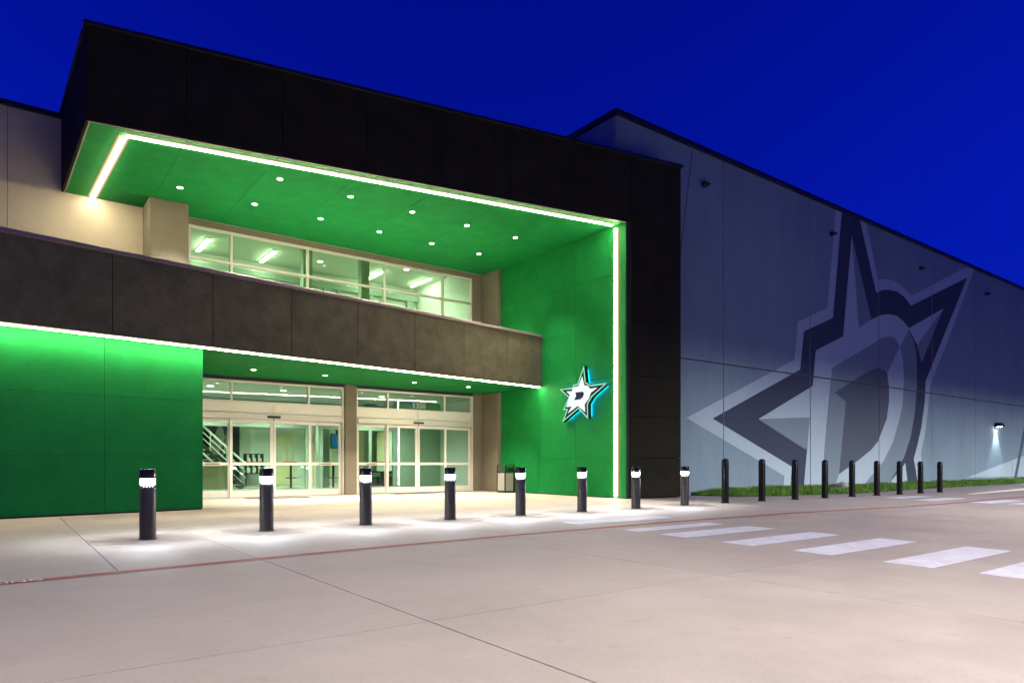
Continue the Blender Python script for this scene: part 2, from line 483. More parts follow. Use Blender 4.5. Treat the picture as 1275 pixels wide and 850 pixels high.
# red fire lane stripe, a polyline with its own bends
RL = [(-9, 6.85), (-3, 7.15), (0, 7.41), (2.25, 7.64), (3.57, 7.76), (5.82, 7.9), (9.67, 8.02), (13.2, 7.9), (18.0, 7.55), (21.5, 7.6), (27.0, 7.87), (38, 8.2), (52, 8.6)]
rm = MB()
vs, fs = [], []
for x, y in RL:
    vs += [(x, y - .075, gz(x) + .004), (x, y + .075, gz(x) + .004)]
for i in range(len(RL) - 1):
    fs.append((2 * i, 2 * i + 2, 2 * i + 3, 2 * i + 1))
rm.add(vs, fs)
rm.build("fire_lane_stripe", M_red, ground)
for txt, xe, ye in (("NO PARKING", 0.31, 7.44),):
    me = text_mesh(txt, 0.165, 0.001)
    me.materials.clear(); me.materials.append(M_white_letter)
    w = max(v.co.x for v in me.vertices)
    o = bpy.data.objects.new("painted_lettering", me)
    COL.objects.link(o); o.parent = ground
    ang = math.atan2(7.41 - 7.15, 3.0)
    o.rotation_euler = (0, 0, ang)
    o.location = (xe - w * math.cos(ang), ye - 0.06 - w * math.sin(ang), 0.0085)
# crosswalk bars
for (yc, xa, xb, h) in ((2.27, 7.38, 9.7, .26), (3.18, 7.44, 9.69, .255), (4.28, 7.55, 9.8, .255), (5.33, 7.6, 9.85, .245), (6.46, 7.7, 9.95, .27), (7.35, 7.75, 9.95, .19), (8.85, 7.88, 10.4, .26)):
    flat("crosswalk_bar", [(xa, yc - h), (xb - .06, yc - h), (xb, yc + h), (xa + .05, yc + h)], M_bar)
for (yc, xa, xb) in ((9.95, 22.2, 24.5), (8.75, 21.5, 23.9), (7.25, 21.3, 24.0), (6.35, 21.4, 24.0), (5.3, 21.4, 24)):
    flat("crosswalk_bar", [(xa, yc - .26), (xb, yc - .26), (xb, yc + .26), (xa, yc + .26)], M_bar)
for p in ([(5.75, 20.45), (7.55, 20.1), (7.6, 20.75), (5.8, 21.05)], [(10.6, 20.55), (12.6, 20.55), (12.6, 21.1), (10.6, 21.1)]):
    flat("floor_grate", p, M_mat, 0.006)
# raised kerb nose at the far right
km = MB()
KP = [(27.6, 9.75), (34.0, 9.95), (46, 10.3), (60, 10.6), (60, 11.9), (46, 11.5), (35, 11.0), (30.5, 10.45)]
kh = [0.01, .08, .10, .10, .10, .10, .08, .05]
n = len(KP)
km.add([(x, y, gz(x) - .05) for x, y in KP] + [(x, y, gz(x) + h) for (x, y), h in zip(KP, kh)],
       [tuple(range(n, 2 * n))] + [(i, (i + 1) % n, n + (i + 1) % n, n + i) for i in range(n)])
kerb = km.build("kerb", M_kerb, bevel=0.01)
tag(kerb, "pale concrete kerb nose beyond the last black bollards", kind="structure")

# grass bank against the hall wall
GF = [(18.3, 14.2), (18.6, 13.2), (19.3, 12.72), (22.0, 12.5), (24.6, 12.25), (26.4, 12.35), (28.4, 12.75), (33, 13.0), (40, 13.1), (60, 13.2)]
def gfront(x):
    for (a, b), (c, d) in zip(GF, GF[1:]):
        if a <= x <= c:
            return b + (d - b) * (x - a) / (c - a)
    return GF[-1][1] if x > GF[-1][0] else GF[0][1]
def gh(x, y):
    y0 = gfront(x)
    t = max(0.0, min(1.0, (y - y0) / max(.3, 14.5 - y0)))
    fx = min(1.0, max(0.0, (x - 18.3) / 2.0))
    return gz(x) + 0.012 + (0.02 + 0.17 * fx) * (t ** 0.6) + 0.02 * math.sin(x * 1.7) * t
bm_ = MB()
gx = [18.3 + i * 0.6 for i in range(70)]
rows = 6
vs, fs = [], []
for x in gx:
    y0 = gfront(x)
    for r in range(rows + 1):
        y = y0 + (14.49 - y0) * r / rows
        vs.append((x, y, gh(x, y)))
for i in range(len(gx) - 1):
    for r in range(rows):
        a = i * (rows + 1) + r
        fs.append((a, a + rows + 1, a + rows + 2, a + 1))
bm_.add(vs, fs)
bank = bm_.build("lawn_ground", M_soil, smooth=True)
tag(bank, "low earth bank under the grass along the grey hall", kind="structure")
gb = MB()
rnd = random.Random(3)
for k in range(42000):
    x = 18.3 + (rnd.random() ** 1.5) * 40
    y0 = gfront(x)
    y = y0 + (14.47 - y0) * (rnd.random() ** 1.3) + rnd.uniform(-.04, .02)
    z = gh(x, y) - 0.01
    h = rnd.uniform(0.06, 0.125) * (1.0 + 0.35 * math.sin(x * 2.1 + y * 3))
    w = rnd.uniform(0.006, 0.012)
    a = rnd.uniform(0, math.pi)
    dx, dy = math.cos(a) * w, math.sin(a) * w
    lx, ly = rnd.gauss(0, .03), rnd.gauss(0, .03)
    gb.add([(x - dx, y - dy, z), (x + dx, y + dy, z), (x + lx, y + ly, z + h)], [(0, 1, 2)])
me = bpy.data.meshes.new("grass")
me.from_pydata(gb.v, [], gb.f)
me.materials.append(M_grass)
grass = bpy.data.objects.new("grass", me); COL.objects.link(grass)
tag(grass, "strip of short green grass along the foot of the grey hall", "grass", kind="stuff")
bmr = bmesh.new()
bmesh.ops.create_icosphere(bmr, subdivisions=3, radius=0.3)
for v in bmr.verts:
    f = 1 + 0.16 * math.sin(v.co.x * 13 + 1) * math.cos(v.co.y * 11) + 0.1 * math.sin(v.co.z * 19 + v.co.x * 7)
    v.co = Vector((v.co.x * 1.25 * f, v.co.y * f, v.co.z * 0.62 * f))
mer = bpy.data.meshes.new("rock"); bmr.to_mesh(mer); bmr.free()
mer.materials.append(M_rock)
rock = bpy.data.objects.new("rock", mer); COL.objects.link(rock)
rock.location = (26.2, 13.55, gh(26.2, 13.55) + 0.03)
tag(rock, "small grey rock lying in the grass under the painted star", "rock")

# ================================================================== GREY HALL (right)
HY, HX, HZ = 14.5, 14.78, 11.5
hall = thing("arena_hall", "tall grey concrete panel hall with a huge painted star and letter D", "building", (0, 0, 0))
MB().box(HX + .03, 75, HY + .09, 60, 0, HZ).build("wall", M_hall_joint, hall)
PJ = [HX, 20.02, 25.58, 31.25, 36.76, 42.2, 47.7, 53.2, 58.7, 64.2, 69.7, 75]
ZR = [(-.1, 4.47), (4.47, HZ - .02)]
PANELS = []
for i, (a, b) in enumerate(zip(PJ, PJ[1:])):
    for z0, z1 in ZR:
        g = 0.014
        r = (a + (g if i else 0), b - g, z0 + (g if z0 > 0 else 0), z1 - (g if z1 < 5 else 0))
        PANELS.append(r)
        MB().box(r[0], r[1], HY, HY + .16, r[2], r[3]).build("wall_panel", M_hall, hall, bevel=0.012)
for a, b in zip((HY + .17, 20, 25.5, 31, 36.5), (20, 25.5, 31, 36.5, 42)):
    MB().box(HX, HX + .16, a + .014, b - .014, 4.4, HZ - .02).build("side_wall_panel", M_hall, hall, bevel=0.012)
MB().box(HX - .06, 75, HY - .06, HY + .3, HZ - .02, HZ + .16).box(HX - .06, HX + .3, HY + .3, 60, HZ - .02, HZ + .16).build("coping", M_darkcap, hall, bevel=0.01)
# two slanting reveals
def reveal(a, b, w=0.035):
    m = MB()
    (x0, z0), (x1, z1) = a, b
    L = math.hypot(x1 - x0, z1 - z0); nx, nz = -(z1 - z0) / L * w, (x1 - x0) / L * w
    q = [(x0 - nx, z0 - nz), (x1 - nx, z1 - nz), (x1 + nx, z1 + nz), (x0 + nx, z0 + nz)]
    m.add([(x, HY - .004, z) for x, z in q] + [(x, HY + .001, z) for x, z in q], [(0, 1, 2, 3), (0, 4, 5, 1), (1, 5, 6, 2), (2, 6, 7, 3), (3, 7, 4, 0)])
    return m.build("slanting_stripe", M_m_count, hall)
reveal((18.34, 11.4), (17.05, 3.9), 0.022)
reveal((50.6, 4.43), (48.2, 0.1), 0.2)

# the mural: flat paint, cut at the panel joints, each coat a few mm over the last
mural = part_empty("mural", hall)
from mathutils.geometry import tessellate_polygon
def clip_tri(tri, r):
    def cut(p, ax, val, keep_ge):
        out = []
        for i in range(len(p)):
            a, b = p[i], p[(i + 1) % len(p)]
            ia = (a[ax] >= val) == keep_ge or a[ax] == val
            ib = (b[ax] >= val) == keep_ge or b[ax] == val
            if ia: out.append(a)
            if ia != ib:
                t = (val - a[ax]) / (b[ax] - a[ax])
                out.append((a[0] + t * (b[0] - a[0]), a[1] + t * (b[1] - a[1])))
        return out
    p = list(tri)
    for ax, val, ge in ((0, r[0] + .012, True), (0, r[1] - .012, False), (1, max(r[2] + .012, .02), True), (1, r[3] - .012, False)):
        if len(p) < 3: return []
        p = cut(p, ax, val, ge)
    return p if len(p) >= 3 else []
def paint(name, key, mat, coat):
    pts = [Vector((x, z, 0)) for x, z in MURAL[key]]
    m = MB()
    y = HY - 0.003 * coat
    for t in tessellate_polygon([pts]):
        tri = [(pts[i].x, pts[i].y) for i in t]
        for r in PANELS:
            p = clip_tri(tri, r)
            if p:
                m.add([(a, y, b) for a, b in p], [tuple(range(len(p)))])
    me = bpy.data.meshes.new(name)
    me.from_pydata(m.v, [], m.f)
    me.materials.append(mat)
    o = bpy.data.objects.new(name, me); COL.objects.link(o); o.parent = mural
    return o
paint("star_outline", 'outline', M_m_light, 1)
paint("star_border", 'dark', M_m_dark, 2)
for k in ('top_light', 'left_light', 'right_light', 'lower_mid'): paint("star_facet", k, M_m_light, 3)
for k in ('top_mid', 'left_mid', 'right_mid'): paint("star_facet", k, M_m_mid, 3)
paint("letter_shade", 'ring_mid', M_m_mid, 4)
paint("letter_face", 'stem', M_m_light, 5)
paint("letter_bowl", 'ring_light', M_m_light, 5)
paint("letter_bevel", 'mid', M_m_mid, 5)
paint("letter_counter", 'counter', M_m_count, 6)
paint("pale_stripe", 'band_light', M_m_light, 1)

# fittings on the hall wall
ord_ = ["nearest", "second", "third", "farthest"]
places = ["above the entrance end of the grey wall", "left of the painted star's top point", "between the painted star's two upper points", "right of the painted star's upper right tip"]
def wall_box(x, z, label):
    t = thing("wall_fixture", label, "wall fixture", (x, HY - .0005, z), 0, "dark boxes high on the grey hall")
    MB().box(-.16, .16, -.05, 0, -.14, .14).build("back_plate", M_dark, t, bevel=0.01)
    t.scale = (.62, .62, .62)
    m = MB()
    m.add([(-.2, -.34, -.06), (.2, -.34, -.06), (.2, -.05, -.09), (-.2, -.05, -.09), (-.2, -.36, .04), (.2, -.36, .04), (.2, -.05, .11), (-.2, -.05, .11)],
          [(3, 2, 1, 0), (4, 5, 6, 7), (0, 1, 5, 4), (1, 2, 6, 5), (2, 3, 7, 6), (3, 0, 4, 7)])
    m.build("hood", M_dark, t, bevel=0.012)
    return t
for x, pl in zip((18.9, 27.15, 35.4, 43.65), places):
    wall_box(x, 10.38, "small dark box on the hall, " + pl)
wlamp = thing("wall_lamp", "lit wall lamp throwing a white cone down the grey hall wall", "wall lamp", (45.15, HY - .0005, 3.1))
MB().box(-.2, .2, -.06, 0, -.12, .14).build("back_plate", M_dark, wlamp, bevel=0.01)
m = MB()
m.add([(-.28, -.36, 0), (.28, -.36, 0), (.28, -.06, 0), (-.28, -.06, 0), (-.24, -.3, .2), (.24, -.3, .2), (.24, -.06, .22), (-.24, -.06, .22)],
      [(4, 5, 6, 7), (0, 1, 5, 4), (1, 2, 6, 5), (2, 3, 7, 6), (3, 0, 4, 7), (3, 2, 1, 0)])
m.build("hood", M_dark, wlamp, bevel=0.01)
MB().box(-.13, .13, -.27, -.13, -.02, -.003).build("lens", E_wall, wlamp)
d = bpy.data.lights.new("wall_lamp_beam", 'SPOT')
d.energy = 170
d.color = (0.90, 0.95, 1.0)
d.spot_size = math.radians(76)
d.spot_blend = 0.6
d.shadow_soft_size = 0.06
l = bpy.data.objects.new("wall_lamp_beam", d)
COL.objects.link(l); l.parent = wlamp; l.location = (0, -.2, -.05)

# ================================================================== ENTRANCE BUILDING (left)
ent = thing("entrance_building", "entrance block with black angular portal, green soffit and glazed doors", "building", (0, 0, 0))
BY = 21.3                                       # back wall and glazing line
# --- portal: skewed front line from PA to PB
PA, PB = Vector((1.42, 16.5)), Vector((16.65, 13.6))
PD = (PB - PA).normalized(); PL = (PB - PA).length
def pf(x): return PA.y + (x - PA.x) * PD.y / PD.x
ZS, ZT = 8.12, 10.05                            # soffit, top
portal = part_empty("portal", ent)
XI = 14.7                                       # inner face of the right leg
MB().prism([(1.47, pf(1.47) + .06), (16.60, pf(16.6) + .06), (16.60, HY - .02), (14.76, HY - .02), (14.76, BY), (1.33, BY)], ZS + .06, ZT - .01).build("portal_beam", M_groove, portal)
MB().prism([(14.75, pf(14.75) + .06), (16.60, pf(16.6) + .06), (16.60, HY - .02), (14.75, HY - .02)], 0, ZS + .05).build("portal_leg", M_groove, portal)
SJ = [0, 1.86, 3.87, 5.83, 7.79, 9.75, 11.72, 13.68, PL]
for i in range(len(SJ) - 1):
    a, b = SJ[i] + (.006 if i else 0), SJ[i + 1] - (.006 if i < len(SJ) - 2 else 0)
    MB().vpanel(PA, PD, a, b, ZS - .012 if i < 7 else ZS + .011, ZT, .05).build("fascia_panel", M_black, portal, bevel=0.004)
for z0, z1 in ((.02, 1.2), (1.2, 2.42), (2.42, 3.62), (3.62, 5.22), (5.22, 6.7), (6.7, ZS)):
    MB().vpanel(PA, PD, 13.64, PL, z0 + .006, z1 - .006, .05).build("leg_panel", M_black, portal, bevel=0.004)
MB().prism([(16.60, pf(16.6) + .058), (16.645, pf(16.6) + .058), (16.645, HY - .01), (16.60, HY - .01)], 0.02, ZT - .005).build("leg_side_panel", M_black, portal)
for z0, z1 in ((ZS - .010, ZT),):
    for ya, yb in ((pf(1.42) + .06, 18.8), (18.8, BY - .01)):
        xa, xb = 1.42 - .03 * (ya - 16.5), 1.42 - .03 * (yb - 16.5)
        MB().prism([(xa, ya + .008), (xb, yb - .008), (xb + .05, yb - .008), (xa + .05, ya + .008)], z0, z1).build("beam_side_panel", M_black, portal, bevel=0.006)
MB().prism([(1.36, 16.44), (16.70, pf(16.70) - .05), (16.70, pf(16.7) + .35), (1.38, 16.86)], ZT, ZT + .09).prism([(1.36, 16.862), (1.7, 16.862), (1.6, BY), (1.22, BY)], ZT, ZT + .09).build("portal_coping", M_darkcap, portal, bevel=0.008)
# pale drip edge round the soffit
MB().prism([(1.45, pf(1.45) + .052), (14.69, pf(14.69) + .052), (14.69, pf(14.69) + .075), (1.45, pf(1.45) + .075)], ZS - .018, ZS + .03).prism(
    [(1.473, 16.60), (1.345, BY - .01), (1.365, BY - .01), (1.493, 16.60)], ZS - .018, ZS + .03).build("drip_edge", M_trim, portal)
# green soffit panels
SX = [1.5, 3.28, 5.16, 7.08, 9.05, 10.98, 12.9, XI - .003]
for i in range(len(SX) - 1):
    a, b = SX[i] + (.003 if i else 0), SX[i + 1] - (.003 if i < len(SX) - 2 else 0)
    bx = 1.37 if i == 0 else a
    MB().prism([(a, pf(a) + .078), (b, pf(b) + .078), (b, BY - .005), (bx, BY - .005)], ZS, ZS + .05).build("soffit_panel", M_green, portal, bevel=0.002)
MB().prism([(14.70, pf(14.7) + .06), (14.742, pf(14.74) + .06), (14.742, BY), (14.70, BY)], ZS + .003, ZS + .055).build("soffit_trim", M_green_core, portal)
# green lining of the right leg
GYJ = [pf(XI) + .052, 16.22, 18.09, BY]
GZJ = [0.02, 1.2, 2.42, 3.62, 5.22, 6.7, ZS]
MB().box(14.738, 14.748, pf(XI) + .08, BY, 0.0, ZS).build("lining_backing", M_green_core, portal)
for i in range(3):
    for j in range(6):
        MB().box(XI, XI + .037, GYJ[i] + (.003 if i else 0), GYJ[i + 1] - .003, GZJ[j] + .003, GZJ[j + 1] - .003).build("lining_panel", M_green, portal, bevel=0.002)
MB().box(XI + .01, 14.74, pf(XI) + .06, BY, -.01, .019).build("base_strip", M_groove, portal)

# --- lower canopy, skewed the other way
CP = Vector((0, 15.6)); CD = Vector((14.8, 2.3)).normalized()
def cf(x): return CP.y + x * CD.y / CD.x
CZ = 3.63
canopy = part_empty("canopy", ent)
s_end = (XI - .006) / CD.x
MB().prism([(-6, cf(-6) + .055), (XI - .02, cf(XI) + .055), (XI - .02, BY - .02), (-6, BY - .02)], CZ + .055, 4.42).prism(
    [(-6, cf(-6) + .055), (XI - .02, cf(XI) + .055), (XI - .02, cf(XI) + .35), (-6, cf(-6) + .35)], 4.42, 5.26).build("canopy_slab", M_groove, canopy)
CJ = [-6.0, -3.9, -2.0, -.03, 1.84, 3.845, 5.734, 7.61, 9.479, 11.332, 13.177, s_end]
for i in range(len(CJ) - 1):
    MB().vpanel(CP, CD, CJ[i] + .005, CJ[i + 1] - (.005 if i < len(CJ) - 2 else 0), CZ + .012, 5.27, .05).build("parapet_panel", M_parapet, canopy, bevel=0.005)
MB().prism([(-6, cf(-6) - .04), (XI - .004, cf(XI) - .04), (XI - .004, cf(XI) + .39), (-6, cf(-6) + .39)], 5.272, 5.365).build("parapet_coping", M_cap, canopy, bevel=0.012)
for a, b in zip((-6, 1.8, 5.5, 9.3, 12.0), (1.8, 5.5, 9.3, 12.0, XI - .003)):
    MB().prism([(a + .005, cf(a) + .012), (b - .005, cf(b) + .012), (b - .005, BY - .03), (a + .005, BY - .03)], CZ, CZ + .05).build("canopy_soffit_panel", M_green, canopy, bevel=0.003)

MB().prism([(-6, cf(-6) + .36), (XI - .02, cf(XI) + .36), (XI - .02, 20.24), (-6, 20.24)], 4.425, 4.44).build("canopy_roof", M_roof, canopy)  # unseen canopy top, made pale to bounce light up to the soffit
# --- solid green wall under the canopy, left
GP = Vector((0, 15.9)); GD = (Vector((3.66, 16.5)) - GP).normalized()
def gfy(x): return GP.y + x * GD.y / GD.x
gw = part_empty("green_wall", ent)
MB().prism([(-6, gfy(-6) + .055), (3.62, gfy(3.62) + .055), (3.62, BY), (-6, BY)], 0, CZ - .006).build("wall_core", M_green_core, gw)
GS = [-6.1, -1.94, -.08, 1.735, 3.66 / GD.x]
for i in range(len(GS) - 1):
    for z0, z1 in ((.035, 1.2), (1.2, 2.42), (2.42, CZ - .006)):
        MB().vpanel(GP, GD, GS[i] + .003, GS[i + 1] - (.003 if i < 3 else 0), z0 + .003, z1 - .003, .05).build("wall_panel", M_green, gw, bevel=0.002)
for z0, z1 in ((.035, 1.2), (1.2, 2.42), (2.42, CZ - .006)):
    MB().box(3.622, 3.672, 16.56, BY - .01, z0 + .004, z1 - .004).build("wall_panel", M_green, gw, bevel=0.002)
MB().prism([(-6, gfy(-6) + .015), (3.645, gfy(3.645) + .015), (3.645, gfy(3.645) + .05), (-6, gfy(-6) + .05)], 0, .034).build("base_strip", M_groove, gw)

# --- upper back wall, columns
uw = part_empty("back_wall", ent)
for a, b in ((-12, -4.2), (-4.2, .15), (.15, 4.3)):
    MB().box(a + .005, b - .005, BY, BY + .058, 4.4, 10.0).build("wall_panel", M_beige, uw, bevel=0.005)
MB().box(-12, 4.3, BY + .06, BY + .3, 4.4, 9.995).build("wall_core", M_groove, uw)
MB().box(-12, 1.27, BY - .06, BY + .3, 10.0, 10.14).build("coping", M_darkcap, uw, bevel=0.01)
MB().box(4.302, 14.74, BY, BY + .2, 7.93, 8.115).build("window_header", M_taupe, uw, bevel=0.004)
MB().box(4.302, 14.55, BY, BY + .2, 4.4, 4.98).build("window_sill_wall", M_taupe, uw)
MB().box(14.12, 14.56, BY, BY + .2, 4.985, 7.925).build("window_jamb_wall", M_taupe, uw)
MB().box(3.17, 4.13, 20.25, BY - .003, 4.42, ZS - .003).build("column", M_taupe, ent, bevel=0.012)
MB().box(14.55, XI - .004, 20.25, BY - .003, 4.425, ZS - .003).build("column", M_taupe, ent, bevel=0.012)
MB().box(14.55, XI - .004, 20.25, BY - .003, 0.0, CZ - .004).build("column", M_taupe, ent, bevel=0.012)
dw = part_empty("door_wall", ent)
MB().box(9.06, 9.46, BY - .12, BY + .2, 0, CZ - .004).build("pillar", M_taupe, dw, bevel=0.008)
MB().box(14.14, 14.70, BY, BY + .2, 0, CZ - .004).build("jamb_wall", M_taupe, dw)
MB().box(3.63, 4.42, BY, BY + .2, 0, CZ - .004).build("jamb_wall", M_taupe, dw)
MB().box(4.42, 9.058, BY, BY + .2, 3.53, CZ - .004).box(9.462, 14.138, BY, BY + .2, 3.53, CZ - .004).build("lintel", M_groove, dw)

# --- window band
win = part_empty("window_band", ent)
fm = MB()
WX = [4.37, 5.53, 7.86, 10.55, 12.88, 14.09]
for z in (4.99, 7.0, 7.895):
    fm.box(WX[0] - .03, WX[-1] + .03, BY + .02, BY + .14, z - .035, z + .035)
for x in WX:
    fm.box(x - .033, x + .033, BY + .017, BY + .143, 4.955, 7.93)
fm.build("window_frame", M_alu, win, bevel=0.004)
for a, b in zip(WX, WX[1:]):
    for z0, z1 in ((4.99, 7.0), (7.0, 7.895)):
        MB().box(a + .02, b - .02, BY + .075, BY + .085, z0 + .02, z1 - .02).build("pane", M_glass_up, win)

# --- two sliding door sets
def glazed(name, x0, x1, z0, z1, yo, stile=.085, bottom=.19, top=.1, mids=(1.02,), parent=ent, decal=False, side_l=None, side_r=None):
    m = MB()
    y0, y1 = BY + yo, BY + yo + .05
    sl, sr = side_l or stile, side_r or stile
    m.box(x0, x0 + sl, y0, y1, z0, z1)
    m.box(x1 - sr, x1, y0, y1, z0, z1)
    m.box(x0 + sl, x1 - sr, y0 + .002, y1 - .002, z0, z0 + bottom)
    m.box(x0 + sl, x1 - sr, y0 + .002, y1 - .002, z1 - top, z1)
    zs = [z0 + bottom]
    for z in mids:
        m.box(x0 + sl, x1 - sr, y0 + .002, y1 - .002, z - .045, z + .045)
        zs += [z - .045, z + .045]
    zs.append(z1 - top)
    o = m.build(name, M_alu, parent, bevel=0.004)
    for a, b in zip(zs[::2], zs[1::2]):
        MB().box(x0 + sl - .01, x1 - sr + .01, y0 + .02, y0 + .03, a - .01, b + .01).build("pane", M_glass, o)
    if decal:
        MB().box((x0 + x1) / 2 - .22, (x0 + x1) / 2 + .2, y0 - .003, y0 + .003, 1.005, 1.035).build("safety_decal", M_redbar, o)
    return o
def door_set(xs, first):
    x0, x1, x2, x3, x4 = xs
    glazed("sidelight", x0, x1 + .05, .02, 2.36, .075, decal=True)
    glazed("door_leaf", x1, x2 - .004, .02, 2.36, .012)
    glazed("door_leaf", x2 + .004, x3, .02, 2.36, .012)
    glazed("sidelight", x3 - .05, x4, .02, 2.36, .075, decal=first)
    jm = MB()
    jm.box(x0 - .07, x0, BY - .02, BY + .14, .0, 3.53).box(x4, x4 + .07, BY - .02, BY + .14, .0, 3.53).box(x0, x4, BY - .018, BY + .138, 3.47, 3.53)
    jm.build("door_frame", M_alu, ent, bevel=0.004)
    hb = MB().box(x0 + .002, x4 - .002, BY - .06, BY + .14, 2.37, 2.56).build("header_box", M_alu2, ent, bevel=0.008)
    xc = x2
    MB().box(xc - .2, xc + .2, BY - .115, BY - .062, 2.425, 2.49).build("motion_sensor", M_dark, hb, bevel=0.012)
    MB().box(xc - .02, xc + .02, BY - .08, BY - .062, 2.375, 2.415).build("lock_indicator", M_dark, hb, bevel=0.004)
    hp = MB().box(x0 + .002, xc - .003, BY - .01, BY + .13, 2.568, 2.87).build("header_panel", M_alu, ent, bevel=0.004)
    MB().box(xc + .003, x4 - .002, BY - .01, BY + .13, 2.568, 2.87).build("header_panel", M_alu, ent, bevel=0.004)
    tm = MB().box(x0, x4, BY + .002, BY + .12, 2.872, 2.925)
    tx = [x0, x1 + .06, x3 - .08, x4]
    for x in tx[1:-1]:
        tm.box(x - .035, x + .035, BY, BY + .122, 2.926, 3.469)
    to = tm.build("transom", M_alu, ent, bevel=0.004)
    for a, b in zip(tx, tx[1:]):
        MB().box(a + .02, b - .02, BY + .055, BY + .065, 2.91, 3.48).build("pane", M_glass, to)
    return to
t_left = door_set((4.49, 5.47, 6.755, 7.96, 8.99), True)
t_right = door_set((9.53, 10.60, 11.81, 13.0, 14.07), False)
me = text_mesh("1350", 0.27, 0.003)
me.materials.clear(); me.materials.append(M_int_white)
o = bpy.data.objects.new("street_number", me); COL.objects.link(o); o.parent = t_right
o.rotation_euler = (math.radians(90), 0, 0); o.location = (11.62, BY + .05, 2.985)

# ================================================================== INTERIOR
fl = MB().box(3.7, 14.7, BY + .21, 33, -.06, .0).build("lobby_floor", M_int_floor, ent)
lw = part_empty("lobby", ent)
MB().box(3.7, 14.72, 32.4, 32.6, 0, 3.7).build("lobby_wall", M_int_white, lw)
MB().box(3.68, 3.78, BY + .21, 32.4, 0, 3.7).build("lobby_wall", M_int_white, lw)
MB().box(14.60, 14.72, BY + .21, 32.4, 0, 3.7).build("lobby_wall", M_int_white, lw)
MB().box(3.78, 14.6, BY + .21, 32.4, 3.48, 3.6).build("lobby_ceiling", M_int_ceil, lw)
MB().box(3.8, 14.58, 27.0, 27.3, 3.05, 3.477).build("ceiling_bulkhead", M_int_sage, lw, bevel=0.01)
MB().box(12.55, 14.58, 24.4, 24.6, 0, 3.47).build("vestibule_wall", M_int_sage, lw)
for (x, y, w) in ((11.2, 28.6, .45), (12.3, 26.2, .4)):
    MB().box(x - w / 2, x + w / 2, y - w / 2, y + w / 2, 0, 3.47).build("lobby_column", M_int_sage, lw, bevel=0.01)
vf = MB()
for x in (4.6, 6.3, 7.75, 8.97, 9.5, 11.45, 12.5):
    vf.box(x - .06, x + .06, 24.4, 24.52, 0, 2.6)
vf.box(4.54, 9.09, 24.398, 24.522, 2.3, 2.5).box(4.54, 9.09, 24.398, 24.522, 0, .14).box(9.47, 12.53, 24.398, 24.522, 2.3, 2.5).box(9.47, 12.53, 24.398, 24.522, 0, .14)
vfo = vf.build("vestibule_frame", M_int_sage, lw, bevel=0.004)
for a, b in zip((4.66, 6.36, 7.81, 9.56, 11.51), (6.24, 7.69, 8.91, 11.39, 12.44)):
    for k in (1,):
        MB().box(a, b, 24.45, 24.458, .14, 2.3).build("vestibule_pane", M_glass_in, lw)
# push bars on the vestibule doors
for x in (7.1, 8.3, 10.6, 12.0):
    MB().box(x - .28, x + .28, 24.3, 24.39, 1.02, 1.1).build("push_bar", M_redbar, lw, bevel=0.01)
# cream door leaves on the back wall
for x in (10.75, 12.7):
    d = MB().box(x - .5, x + .5, 32.3, 32.395, 0, 2.4).build("lobby_door", M_int_cream, lw, bevel=0.01)
    for q in (-.25, .25):
        MB().box(x + q - .13, x + q + .13, 32.28, 32.298, .95, 1.9).build("door_light", M_steel, d)
MB().box(8.45, 8.7, 32.2, 32.395, 0, 2.7).build("dark_pilaster", M_navy, lw)
for ya, yb in ((29.5, 30.45), (31.2, 32.2)):
    w_ = MB().box(14.56, 14.598, ya, yb, .9, 2.5).build("interior_window", M_int_cream, lw)
    MB().box(14.545, 14.565, ya, yb, 1.75, 1.82).build("rail", M_steel, w_)
# upper room
ur = part_empty("upper_room", ent)
MB().box(3.8, 14.7, BY + .21, 26.39, 4.3, 4.44).build("upper_floor", M_int_floor, ur)
MB().box(3.68, 14.72, 26.4, 26.6, 4.3, 9.0).build("upper_wall", M_int_white, ur)
MB().box(3.68, 3.78, BY + .21, 26.39, 4.44, 9.0).build("upper_wall", M_int_white, ur)
MB().box(14.60, 14.72, BY + .21, 26.39, 4.44, 9.0).build("upper_wall", M_int_white, ur)
MB().box(3.68, 14.72, BY + .21, 26.39, 8.6, 8.75).build("upper_ceiling", M_int_ceil, ur)
MB().box(3.8, 14.58, 26.22, 26.395, 8.02, 8.24).build("upper_bulkhead", M_int_sage, ur, bevel=0.01)
MB().box(8.0, 14.5, 26.3, 26.395, 7.1, 7.2).build("upper_rail", M_int_sage, ur, bevel=0.01)
for x, w in ((5.7, .1), (8.3, .22), (10.5, .18), (10.97, .07), (12.4, .1), (14.2, .16)):
    MB().box(x - w, x + w, 26.24, 26.39, 4.45, 8.018).build("upper_pier", M_int_sage, ur, bevel=0.01)
for x in (8.55, 10.7):
    MB().box(x - .16, x + .16, 23.2, 23.52, 4.45, 8.59).build("upper_column", M_int_sage, ur, bevel=0.01)

